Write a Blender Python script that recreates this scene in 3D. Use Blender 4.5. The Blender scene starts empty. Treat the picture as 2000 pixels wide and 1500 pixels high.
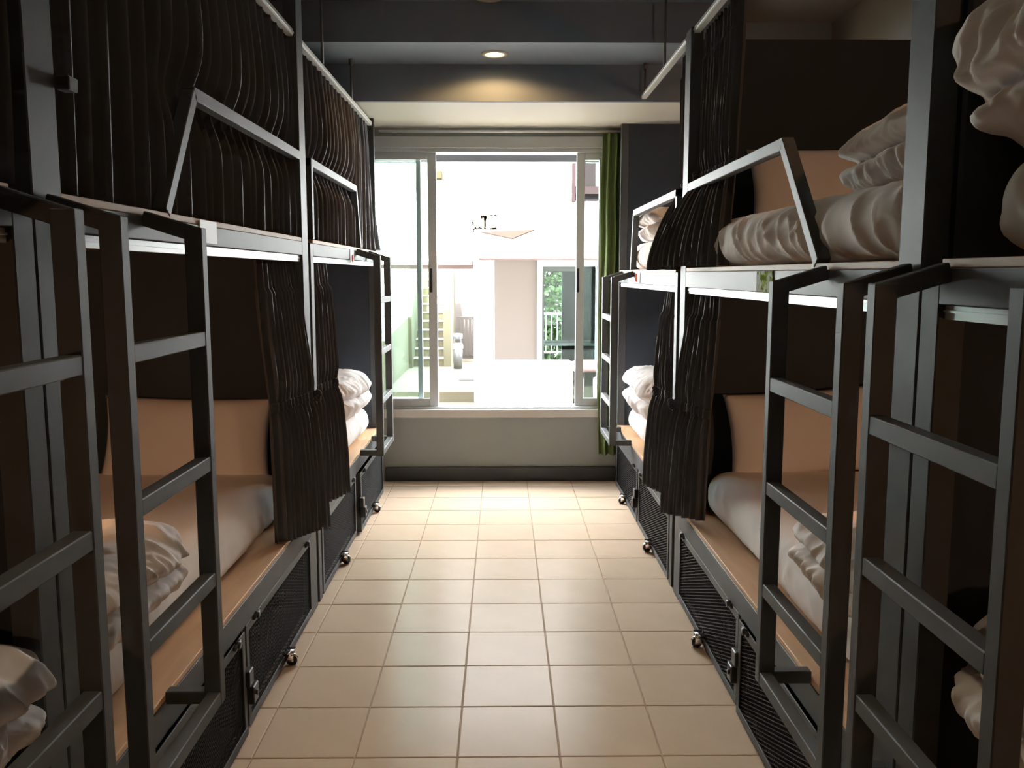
import bpy, bmesh, math, random
from mathutils import Vector, Matrix, noise

random.seed(7)
S = bpy.context.scene
COL = S.collection

# ------------------------------------------------------------------ camera
cam_d = bpy.data.cameras.new('camera')
cam_d.sensor_width = 36.0
cam_d.lens = 1720.0 / 2000.0 * 36.0
cam_d.clip_start = 0.02
cam_d.clip_end = 200
cam = bpy.data.objects.new('camera', cam_d)
COL.objects.link(cam)
cam.location = (0, 0, 1.41)
PITCH = math.atan(214.0 / 1720.0)
cam.rotation_euler = (math.pi / 2 - PITCH, 0, -math.radians(0.65))
S.camera = cam

# ------------------------------------------------------------------ light and exposure
S.view_settings.view_transform = 'Standard'
S.view_settings.look = 'None'
S.view_settings.exposure = 0.42
S.view_settings.gamma = 1.0
S.view_settings.use_curve_mapping = False
W = bpy.data.worlds.new('sky')
S.world = W
W.use_nodes = True
wn = W.node_tree.nodes
wl = W.node_tree.links
for n in list(wn):
    wn.remove(n)
w_out = wn.new('ShaderNodeOutputWorld')
w_bg = wn.new('ShaderNodeBackground')
w_bg.inputs['Color'].default_value = (0.86, 0.93, 1.0, 1)
w_bg.inputs['Strength'].default_value = 22.0
wl.new(w_bg.outputs[0], w_out.inputs[0])

sun_d = bpy.data.lights.new('sun', 'SUN')
sun_d.energy = 98.0
sun_d.angle = math.radians(3)
sun_d.color = (1.0, 0.985, 0.97)
sun = bpy.data.objects.new('sun', sun_d)
COL.objects.link(sun)
sun.rotation_euler = (math.radians(40), 0, math.radians(-14))   # shines towards +Y and down
sun.location = (0, 0, 12)

portal_d = bpy.data.lights.new('window_portal', 'AREA')
portal_d.shape = 'RECTANGLE'
portal_d.size = 1.72
portal_d.size_y = 1.70
portal_d.cycles.is_portal = True
portal = bpy.data.objects.new('window_portal', portal_d)
COL.objects.link(portal)
portal.location = (-0.12, 6.03, 1.35)
portal.rotation_euler = (math.radians(-90), 0, 0)

WARM = (1.0, 0.56, 0.22)
DOWNLIGHT_W = 11.0

try:
    S.cycles.use_denoising = True
    S.cycles.max_bounces = 10
    S.cycles.diffuse_bounces = 7
    S.cycles.glossy_bounces = 4
    S.cycles.transparent_max_bounces = 12
    S.cycles.caustics_reflective = False
    S.cycles.caustics_refractive = False
    S.cycles.sample_clamp_indirect = 12
except Exception:
    pass

# ------------------------------------------------------------------ materials
def mat(name, color, rough=0.6, metal=0.0, spec=0.5, bump=None, var=None, sheen=0.0, aniso=None, obj_random=0.0, transl=0.0):
    m = bpy.data.materials.new(name)
    m.use_nodes = True
    nt = m.node_tree
    b = nt.nodes['Principled BSDF']
    b.inputs['Base Color'].default_value = (*color, 1)
    b.inputs['Roughness'].default_value = rough
    b.inputs['Metallic'].default_value = metal
    b.inputs['Specular IOR Level'].default_value = spec
    if sheen:
        b.inputs['Sheen Weight'].default_value = sheen
    tc = nt.nodes.new('ShaderNodeTexCoord')
    mp = nt.nodes.new('ShaderNodeMapping')
    nt.links.new(tc.outputs['Object'], mp.inputs['Vector'])
    if aniso:
        mp.inputs['Scale'].default_value = aniso
    if var:                      # (scale, amount)
        nz = nt.nodes.new('ShaderNodeTexNoise')
        nz.inputs['Scale'].default_value = var[0]
        nz.inputs['Detail'].default_value = 5
        nt.links.new(mp.outputs[0], nz.inputs['Vector'])
        mx = nt.nodes.new('ShaderNodeMix')
        mx.data_type = 'RGBA'
        lo = [c * (1 - var[1]) for c in color]
        hi = [min(1, c * (1 + var[1])) for c in color]
        mx.inputs['A'].default_value = (*lo, 1)
        mx.inputs['B'].default_value = (*hi, 1)
        nt.links.new(nz.outputs['Fac'], mx.inputs['Factor'])
        last = mx.outputs['Result']
        if obj_random:
            oi = nt.nodes.new('ShaderNodeObjectInfo')
            mr = nt.nodes.new('ShaderNodeMapRange')
            mr.inputs['To Min'].default_value = 1 - obj_random
            mr.inputs['To Max'].default_value = 1 + obj_random
            nt.links.new(oi.outputs['Random'], mr.inputs['Value'])
            hs = nt.nodes.new('ShaderNodeHueSaturation')
            nt.links.new(mr.outputs['Result'], hs.inputs['Value'])
            nt.links.new(last, hs.inputs['Color'])
            last = hs.outputs['Color']
        nt.links.new(last, b.inputs['Base Color'])
    if bump:                     # (scale, strength, distance)
        nb = nt.nodes.new('ShaderNodeTexNoise')
        nb.inputs['Scale'].default_value = bump[0]
        nb.inputs['Detail'].default_value = 4
        nt.links.new(mp.outputs[0], nb.inputs['Vector'])
        bp = nt.nodes.new('ShaderNodeBump')
        bp.inputs['Strength'].default_value = bump[1]
        bp.inputs['Distance'].default_value = bump[2]
        nt.links.new(nb.outputs['Fac'], bp.inputs['Height'])
        nt.links.new(bp.outputs[0], b.inputs['Normal'])
    if transl:
        out = nt.nodes['Material Output']
        tr = nt.nodes.new('ShaderNodeBsdfTranslucent')
        tr.inputs['Color'].default_value = (*color, 1)
        ms = nt.nodes.new('ShaderNodeMixShader')
        ms.inputs[0].default_value = transl
        nt.links.new(b.outputs[0], ms.inputs[1])
        nt.links.new(tr.outputs[0], ms.inputs[2])
        nt.links.new(ms.outputs[0], out.inputs['Surface'])
    return m

def emis(name, color, strength):
    m = bpy.data.materials.new(name)
    m.use_nodes = True
    b = m.node_tree.nodes['Principled BSDF']
    b.inputs['Base Color'].default_value = (*color, 1)
    b.inputs['Emission Color'].default_value = (*color, 1)
    b.inputs['Emission Strength'].default_value = strength
    return m

def glass_mat(name, tint, refl=0.12):
    m = bpy.data.materials.new(name)
    m.use_nodes = True
    nt = m.node_tree
    for n in list(nt.nodes):
        nt.nodes.remove(n)
    out = nt.nodes.new('ShaderNodeOutputMaterial')
    tr = nt.nodes.new('ShaderNodeBsdfTransparent')
    tr.inputs[0].default_value = (*tint, 1)
    gl = nt.nodes.new('ShaderNodeBsdfGlossy')
    gl.inputs['Roughness'].default_value = 0.02
    lw = nt.nodes.new('ShaderNodeFresnel')
    lw.inputs['IOR'].default_value = 1.45
    mx = nt.nodes.new('ShaderNodeMixShader')
    nt.links.new(lw.outputs[0], mx.inputs[0])
    nt.links.new(tr.outputs[0], mx.inputs[1])
    nt.links.new(gl.outputs[0], mx.inputs[2])
    nt.links.new(mx.outputs[0], out.inputs[0])
    return m

M = {}
M['steel'] = mat('dark_painted_steel', (0.074, 0.078, 0.080), 0.56, 0.0, 0.24, bump=(160, 0.05, 0.001), var=(9, 0.12))
M['panel'] = mat('dark_painted_board', (0.043, 0.052, 0.066), 0.72, spec=0.3, bump=(60, 0.08, 0.001), var=(3, 0.15))
M['ply'] = mat('plywood', (0.52, 0.33, 0.19), 0.55, spec=0.35, var=(6, 0.18), aniso=(6, 0.6, 6), bump=(40, 0.06, 0.001))
M['curtain'] = mat('charcoal_curtain_cloth', (0.058, 0.058, 0.064), 0.65, spec=0.3, bump=(420, 0.10, 0.0006), var=(5, 0.25), sheen=0.12)
M['track'] = mat('white_metal_track', (0.72, 0.73, 0.74), 0.35, 0.2)
M['sheet'] = mat('white_cotton_sheet', (0.84, 0.80, 0.78), 0.85, spec=0.2, bump=(260, 0.08, 0.001), sheen=0.1)
M['duvet'] = mat('white_duvet_cover', (0.84, 0.80, 0.785), 0.85, spec=0.2, bump=(16, 0.22, 0.006), sheen=0.1)
M['mesh'] = mat('black_expanded_metal', (0.010, 0.010, 0.011), 0.65, 0.0, 0.25)
M['black'] = mat('black_plastic', (0.012, 0.012, 0.013), 0.4)
M['inner'] = mat('drawer_inside_board', (0.006, 0.006, 0.006), 0.8)
M['chrome'] = mat('chrome', (0.85, 0.85, 0.87), 0.12, 1.0)
M['ceil'] = mat('dark_grey_ceiling_paint', (0.22, 0.265, 0.32), 0.75, spec=0.3, var=(1.5, 0.06))
M['soffit'] = mat('white_soffit_paint', (0.56, 0.54, 0.49), 0.6)
M['wall'] = mat('grey_green_wall_paint', (0.30, 0.325, 0.305), 0.6, var=(2, 0.04))
M['cream'] = mat('cream_wall_paint', (0.23, 0.21, 0.18), 0.75, var=(2, 0.05))
M['skirt'] = mat('charcoal_skirting_paint', (0.035, 0.037, 0.042), 0.45)
M['grout'] = mat('grout', (0.36, 0.27, 0.19), 0.85)
M['tile'] = mat('beige_glazed_tile', (0.60, 0.475, 0.36), 0.27, spec=0.10, var=(7, 0.07), bump=(9, 0.12, 0.004), obj_random=0.035)
def satin_tile(m, gloss, rough):
    # glazed tile: matt body with a thin, weak glaze reflection
    nt = m.node_tree
    b = nt.nodes['Principled BSDF']
    b.inputs['Specular IOR Level'].default_value = 0.0
    b.inputs['Roughness'].default_value = 1.0
    df = nt.nodes.new('ShaderNodeBsdfDiffuse')
    gl = nt.nodes.new('ShaderNodeBsdfGlossy')
    gl.inputs['Roughness'].default_value = rough
    ms = nt.nodes.new('ShaderNodeMixShader')
    ms.inputs[0].default_value = gloss
    for sock, dst in (('Base Color', df.inputs['Color']), ('Normal', df.inputs['Normal']), ('Normal', gl.inputs['Normal'])):
        if b.inputs[sock].links:
            nt.links.new(b.inputs[sock].links[0].from_socket, dst)
    nt.links.new(df.outputs[0], ms.inputs[1])
    nt.links.new(gl.outputs[0], ms.inputs[2])
    nt.links.new(ms.outputs[0], nt.nodes['Material Output'].inputs['Surface'])
satin_tile(M['tile'], 0.022, 0.22)
M['frame'] = mat('white_window_frame', (0.50, 0.53, 0.535), 0.4)
M['sill'] = mat('pale_sill', (0.62, 0.61, 0.57), 0.5)
M['glass'] = glass_mat('window_glass', (0.90, 0.97, 0.95))
M['green'] = mat('green_window_cloth', (0.20, 0.27, 0.10), 0.8, transl=0.3, bump=(300, 0.1, 0.001))
M['paper'] = mat('white_card', (0.86, 0.84, 0.88), 0.4)
M['red'] = mat('red_print', (0.42, 0.07, 0.035), 0.6, spec=0.0)
M['brass'] = mat('galvanised_rod', (0.16, 0.165, 0.17), 0.45, 0.6)
M['rim'] = mat('cream_downlight_rim', (0.62, 0.56, 0.48), 0.4)
M['lamp'] = emis('lit_downlight_lens', (1.0, 0.74, 0.38), 26.0)
# outdoors
M['owhite'] = mat('white_facade_paint', (0.80, 0.79, 0.77), 0.8, var=(2, 0.02))
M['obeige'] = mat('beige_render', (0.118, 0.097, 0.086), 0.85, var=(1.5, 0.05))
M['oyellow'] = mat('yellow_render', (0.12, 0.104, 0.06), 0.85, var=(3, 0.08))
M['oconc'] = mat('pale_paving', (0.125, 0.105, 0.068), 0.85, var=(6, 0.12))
M['ored'] = mat('rust_red_paint', (0.045, 0.024, 0.023), 0.6)
M['opink'] = mat('pink_edge_paint', (0.14, 0.09, 0.083), 0.7)
M['obrown'] = mat('brown_wood', (0.030, 0.022, 0.021), 0.6, var=(10, 0.2))
M['osign'] = mat('sign_dark_metal', (0.006, 0.005, 0.003), 0.5, spec=0.0)
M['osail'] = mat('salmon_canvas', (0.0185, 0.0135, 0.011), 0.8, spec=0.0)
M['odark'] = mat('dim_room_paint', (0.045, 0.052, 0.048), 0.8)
M['ostain'] = mat('stainless_bin', (0.16, 0.16, 0.16), 0.4, 0.5)
M['leaf'] = mat('leaf_green', (0.030, 0.070, 0.008), 0.6, transl=0.3)
M['car'] = mat('white_car_paint', (0.25, 0.27, 0.265), 0.3)
M['carglass'] = mat('car_window', (0.05, 0.085, 0.075), 0.15)
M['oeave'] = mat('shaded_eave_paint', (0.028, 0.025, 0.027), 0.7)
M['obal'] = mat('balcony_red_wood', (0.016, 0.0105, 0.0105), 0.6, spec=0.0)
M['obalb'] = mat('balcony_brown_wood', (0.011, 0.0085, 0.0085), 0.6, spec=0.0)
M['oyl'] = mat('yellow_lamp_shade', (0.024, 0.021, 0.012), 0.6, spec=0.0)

# card print with pale sky and leaves
def print_mat():
    m = bpy.data.materials.new('leafy_print')
    m.use_nodes = True
    nt = m.node_tree
    b = nt.nodes['Principled BSDF']
    b.inputs['Roughness'].default_value = 0.7
    b.inputs['Specular IOR Level'].default_value = 0.0
    tc = nt.nodes.new('ShaderNodeTexCoord')
    nz = nt.nodes.new('ShaderNodeTexNoise')
    nz.inputs['Scale'].default_value = 48
    nz.inputs['Detail'].default_value = 3
    rp = nt.nodes.new('ShaderNodeValToRGB')
    rp.color_ramp.elements[0].position = 0.37
    rp.color_ramp.elements[0].color = (0.16, 0.25, 0.05, 1)
    rp.color_ramp.elements[1].position = 0.52
    rp.color_ramp.elements[1].color = (0.86, 0.97, 0.95, 1)
    e = rp.color_ramp.elements.new(0.45)
    e.color = (0.58, 0.66, 0.22, 1)
    nt.links.new(tc.outputs['Object'], nz.inputs['Vector'])
    nt.links.new(nz.outputs['Fac'], rp.inputs['Fac'])
    nt.links.new(rp.outputs['Color'], b.inputs['Base Color'])
    return m
M['print'] = print_mat()

# ------------------------------------------------------------------ mesh helpers
class MB:
    def __init__(s):
        s.v = []
        s.f = []
    def add(s, vs, fs):
        o = len(s.v)
        s.v += [tuple(p) for p in vs]
        s.f += [tuple(i + o for i in f) for f in fs]
        return s
    def box(s, x0, x1, y0, y1, z0, z1):
        if x0 > x1: x0, x1 = x1, x0
        if y0 > y1: y0, y1 = y1, y0
        if z0 > z1: z0, z1 = z1, z0
        return s.add([(x0, y0, z0), (x1, y0, z0), (x1, y1, z0), (x0, y1, z0), (x0, y0, z1), (x1, y0, z1), (x1, y1, z1), (x0, y1, z1)],
                     [(0, 3, 2, 1), (4, 5, 6, 7), (0, 1, 5, 4), (1, 2, 6, 5), (2, 3, 7, 6), (3, 0, 4, 7)])
    def bar(s, p0, p1, w, h, up=(0, 0, 1)):
        p0 = Vector(p0); p1 = Vector(p1)
        d = (p1 - p0).normalized()
        u = Vector(up)
        a = d.cross(u)
        if a.length < 1e-4:
            a = d.cross(Vector((1, 0, 0)))
        a.normalize()
        b = a.cross(d).normalized()
        vs = []
        for p in (p0, p1):
            for i, j in ((-1, -1), (1, -1), (1, 1), (-1, 1)):
                vs.append(p + a * (i * w / 2) + b * (j * h / 2))
        return s.add(vs, [(0, 1, 2, 3), (7, 6, 5, 4), (0, 4, 5, 1), (1, 5, 6, 2), (2, 6, 7, 3), (3, 7, 4, 0)])
    def cyl(s, p0, p1, r0, r1=None, n=14):
        r1 = r0 if r1 is None else r1
        p0 = Vector(p0); p1 = Vector(p1)
        d = (p1 - p0).normalized()
        a = d.orthogonal().normalized()
        b = d.cross(a)
        vs = []
        for p, r in ((p0, r0), (p1, r1)):
            for i in range(n):
                t = 2 * math.pi * i / n
                vs.append(p + (a * math.cos(t) + b * math.sin(t)) * r)
        fs = [tuple(range(n))[::-1], tuple(range(n, 2 * n))]
        for i in range(n):
            j = (i + 1) % n
            fs.append((i, j, n + j, n + i))
        return s.add(vs, fs)
    def lathe(s, prof, c=(0, 0, 0), n=24):
        vs = []
        for r, z in prof:
            for i in range(n):
                t = 2 * math.pi * i / n
                vs.append((c[0] + r * math.cos(t), c[1] + r * math.sin(t), c[2] + z))
        fs = []
        for k in range(len(prof) - 1):
            for i in range(n):
                j = (i + 1) % n
                fs.append((k * n + i, k * n + j, (k + 1) * n + j, (k + 1) * n + i))
        return s.add(vs, fs)
    def grid(s, fn, nu, nv):
        vs = [fn(i / nu, j / nv) for j in range(nv + 1) for i in range(nu + 1)]
        fs = []
        for j in range(nv):
            for i in range(nu):
                a = j * (nu + 1) + i
                fs.append((a, a + 1, a + nu + 2, a + nu + 1))
        return s.add(vs, fs)
    def torus(s, c, axis, R, r, sx=1.0, n=24, k=8):
        c = Vector(c); d = Vector(axis).normalized()
        a = d.orthogonal().normalized(); b = d.cross(a)
        vs = []
        for i in range(n):
            t = 2 * math.pi * i / n
            rad = a * math.cos(t) * sx + b * math.sin(t)
            for j in range(k):
                q = 2 * math.pi * j / k
                vs.append(c + rad * R + rad.normalized() * (r * math.cos(q)) + d * (r * math.sin(q)))
        fs = []
        for i in range(n):
            for j in range(k):
                fs.append((i * k + j, ((i + 1) % n) * k + j, ((i + 1) % n) * k + (j + 1) % k, i * k + (j + 1) % k))
        return s.add(vs, fs)
    def mesh(s, name, m, smooth=False, fix=True):
        me = bpy.data.meshes.new(name)
        me.from_pydata(s.v, [], s.f)
        if fix:
            bm = bmesh.new()
            bm.from_mesh(me)
            bmesh.ops.recalc_face_normals(bm, faces=bm.faces)
            bm.to_mesh(me)
            bm.free()
        if m:
            me.materials.append(m)
        if smooth:
            for p in me.polygons:
                p.use_smooth = True
        return me
    def obj(s, name, m, parent=None, smooth=False, bevel=0.0, solid=0.0, subd=0, seg=1):
        me = s.mesh(name, m, smooth, fix=not solid)
        o = bpy.data.objects.new(name, me)
        COL.objects.link(o)
        if parent is not None:
            attach(o, parent)
        if solid:
            md = o.modifiers.new('thickness', 'SOLIDIFY')
            md.thickness = solid
            md.offset = 0
        if bevel:
            md = o.modifiers.new('edge', 'BEVEL')
            md.width = bevel
            md.segments = seg
            md.limit_method = 'ANGLE'
        if subd:
            md = o.modifiers.new('smooth', 'SUBSURF')
            md.levels = md.render_levels = subd
        return o

def base_of(p):
    v = Vector((0, 0, 0))
    while p is not None:
        v += p.location
        p = p.parent
    return v

def attach(o, parent):           # vertices were given in world space
    o.parent = parent
    o.location = -base_of(parent)

def empty(name, loc, parent=None):
    o = bpy.data.objects.new(name, None)
    COL.objects.link(o)
    o.empty_display_size = 0.1
    o.location = loc
    if parent is not None:
        o.parent = parent
        o.location = Vector(loc) - base_of(parent)
    return o

def tag(o, label, cat, group=None):
    o['label'] = label
    o['category'] = cat
    if group:
        o['group'] = group
    return o

def struct(o):
    o['kind'] = 'structure'
    return o

# ------------------------------------------------------------------ the room
floor = struct(MB().box(-1.90, 1.90, -1.6, 6.15, -0.12, -0.004).obj('floor', M['grout']))
# single tiles: x lines at -0.737 + 0.302 k, y lines at 2.44 + 0.304 k
TX, TY = 0.3020, 0.3042
def tile_mesh(w, d):
    g = 0.0022; c = 0.0018; h = 0.0
    mb = MB()
    a = (g, w - g, g, d - g)
    b = (g + c, w - g - c, g + c, d - g - c)
    vs = [(a[0], a[2], -0.006), (a[1], a[2], -0.006), (a[1], a[3], -0.006), (a[0], a[3], -0.006),
          (a[0], a[2], -c), (a[1], a[2], -c), (a[1], a[3], -c), (a[0], a[3], -c),
          (b[0], b[2], h), (b[1], b[2], h), (b[1], b[3], h), (b[0], b[3], h)]
    fs = [(8, 9, 10, 11)]
    for k in range(4):
        j = (k + 1) % 4
        fs += [(k, j, 4 + j, 4 + k), (4 + k, 4 + j, 8 + j, 8 + k)]
    mb.add(vs, fs)
    return mb.mesh('tile', M['tile'])
tm = tile_mesh(TX, TY)
tm_last = tile_mesh(TX, 5.95 - (2.44 + 11 * TY))
for kx in range(-1, 6):
    for ky in range(-6, 12):
        x = -0.737 + TX * kx
        y = 2.44 + TY * ky
        t = bpy.data.objects.new('tile', tm_last if ky == 11 else tm)
        COL.objects.link(t)
        t.location = (x, y, random.uniform(-0.0006, 0.0))
        t.rotation_euler = (random.uniform(-0.0008, 0.0008), random.uniform(-0.0008, 0.0008), 0)
        t.parent = floor

struct(MB().box(-1.90, 1.20, -1.6, 4.577, 2.755, 2.90).obj('ceiling', M['ceil']))
struct(MB().box(1.20, 1.90, -1.6, 5.04, 2.785, 2.90).obj('ceiling_right', M['cream']))
struct(MB().box(-1.90, 1.20, 4.577, 5.04, 2.56, 2.90).obj('ceiling_beam', M['ceil']))
struct(MB().box(-1.90, 1.90, 5.04, 5.07, 2.362, 2.90).obj('ceiling_bulkhead', M['ceil']))
struct(MB().box(-1.90, 1.90, 5.071, 5.95, 2.365, 2.40).obj('ceiling_soffit', M['soffit']))
struct(MB().box(-1.90, -1.82, -1.6, 6.15, -0.1, 2.9).obj('wall_left', M['cream']))
struct(MB().box(1.82, 1.90, -1.6, 6.15, -0.1, 2.9).obj('wall_right', M['cream']))
struct(MB().box(-1.90, 1.90, -1.7, -1.6, -0.1, 2.9).obj('wall_back', M['ceil']))
WX0, WX1, WZ0, WZ1 = -0.98, 0.72, 0.50, 2.203
wm = MB()
wm.box(-1.9, 1.9, 5.95, 6.15, -0.6, WZ0 - 0.06)
wm.box(-1.9, 1.9, 5.95, 6.15, 2.31, 3.0)
wm.box(-1.9, WX0, 5.95, 6.15, WZ0 - 0.06, 2.31)
wm.box(WX1, 1.9, 5.95, 6.15, WZ0 - 0.06, 2.31)
struct(wm.obj('wall_far', M['wall']))
sk = struct(MB().box(-0.80, 0.78, 5.925, 5.95, 0, 0.098).obj('baseboard_far', M['skirt'], bevel=0.004))

# window
win = struct(empty('window_1', (-0.13, 6.0, WZ0)))
MB().box(WX0, WX1, 5.925, 6.15, WZ0 - 0.06, WZ0 - 0.002).obj('window_sill', M['sill'], win, bevel=0.004)
MB().box(WX0, WX1, 5.935, 6.13, 2.235, 2.31).obj('window_head', M['frame'], win, bevel=0.003)
f = MB()
f.box(WX0, WX1, 5.955, 6.10, 2.212, 2.235)
f.box(WX0, WX0 + 0.04, 5.955, 6.10, WZ0, 2.2)
f.box(WX1 - 0.03, WX1, 5.955, 6.10, WZ0, 2.2)
f.box(WX0, WX1, 5.965, 6.10, WZ0, WZ0 + 0.012)
f.obj('window_frame', M['frame'], win, bevel=0.002)
def sash(x0, x1, y, stl, strr, name):
    sh = empty(name, ((x0 + x1) / 2, y, WZ0), win)
    m = MB()
    m.box(x0, x0 + stl, y - 0.016, y + 0.016, WZ0 + 0.012, 2.213)
    m.box(x1 - strr, x1, y - 0.016, y + 0.016, WZ0 + 0.012, 2.213)
    m.box(x0 + stl, x1 - strr, y - 0.016, y + 0.016, WZ0 + 0.012, WZ0 + 0.065)
    m.box(x0 + stl, x1 - strr, y - 0.016, y + 0.016, 2.165, 2.213)
    m.obj('sash_frame', M['frame'], sh, bevel=0.002)
    MB().box(x0 + stl, x1 - strr, y - 0.002, y + 0.002, WZ0 + 0.065, 2.165).obj('glass_pane', M['glass'], sh)
    return sh
sash(-0.94, -0.545, 6.055, 0.04, 0.032, 'window_sash')
s2 = sash(-0.90, -0.437, 6.000, 0.04, 0.058, 'window_sash')
s3 = sash(0.500, 0.69, 6.000, 0.055, 0.04, 'window_sash')
for sx, sh in ((-0.478, s2), (0.512, s3)):
    MB().box(sx - 0.009, sx + 0.009, 5.978, 5.985, 1.29, 1.45).obj('sash_lock', M['black'], sh, bevel=0.002)

# green curtain at the window, on a thin white rail
g = MB()
def gfn(u, v):
    z = 0.19 + (2.325 - 0.19) * v
    a = 0.022 + 0.012 * (1 - v)
    w = 0.125 + 0.012 * (1 - v)
    return (0.655 + w * u + 0.004 * math.sin(9 * z), 5.895 + a * math.sin(u * 2 * math.pi * 2.5 + 0.6 * math.sin(z * 2)), z)
g.grid(gfn, 48, 24)
gc = tag(g.obj('window_curtain', M['green'], None, True, solid=0.002), 'narrow green curtain hanging beside the window, behind the far right ladder', 'curtain')
MB().cyl((-0.80, 5.90, 2.335), (0.80, 5.90, 2.335), 0.008).obj('curtain_rod', M['track'], None, True)
tag(bpy.data.objects['curtain_rod'], 'thin white rod across the top of the window', 'curtain rod')

# downlights
def downlight(x, y, z, parent=None, label=None, watts=None, cone=160, blend=0.3, col=WARM):
    t = empty('downlight', (x, y, z), parent)
    if label:
        tag(t, label, 'ceiling light', 'recessed ceiling downlights')
    MB().lathe([(0.047, -0.001), (0.050, -0.008), (0.066, -0.007), (0.070, -0.001), (0.070, 0.0)], (x, y, z), 32).obj('rim', M['rim'], t, True)
    MB().lathe([(0.0001, -0.003), (0.030, -0.0034), (0.047, -0.002)], (x, y, z), 32).obj('lens', M['lamp'] if watts else M['rim'], t, True)
    if not watts:
        return t
    ld = bpy.data.lights.new('downlight_lamp', 'SPOT')
    ld.energy = watts
    ld.color = col
    ld.spot_size = math.radians(cone)
    ld.spot_blend = blend
    ld.shadow_soft_size = 0.03
    lo = bpy.data.objects.new('downlight_lamp', ld)
    COL.objects.link(lo)
    lo.parent = t
    lo.location = (0, 0, -0.012)
    return t
downlight(-0.037, 4.80, 2.56, None, 'small lit downlight above the window, throwing a warm fan of light', DOWNLIGHT_W)
CE = bpy.data.objects['ceiling']
downlight(-0.062, 4.503, 2.755, None, 'downlight cut by the top edge of the picture, on the higher ceiling')
for yy in (2.5, 1.3):
    d = downlight(-0.06, yy, 2.755, CE, None, 30.0, 60, 0.9, (1.0, 0.76, 0.52))

# ------------------------------------------------------------------ bunks
SIDE = {
    -1: dict(F=0.79, deck=1.555, low=0.432, fb=1.487, rail=2.332, guard=1.89, lad=0.66, ltop=1.512, rungs=(1.284, 1.0, 0.728), lbot=0.405, ptop=2.365, ltip=1.555),
    1: dict(F=0.765, deck=1.437, low=0.415, fb=1.358, rail=2.388, guard=1.782, lad=0.635, ltop=1.395, rungs=(1.167, 0.915, 0.66), lbot=0.40, ptop=2.372, ltip=1.437),
}
BACK = 1.80

def sbox(mb, s, d0, d1, y0, y1, z0, z1):
    return mb.box(s * d0, s * d1, y0, y1, z0, z1)

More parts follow.
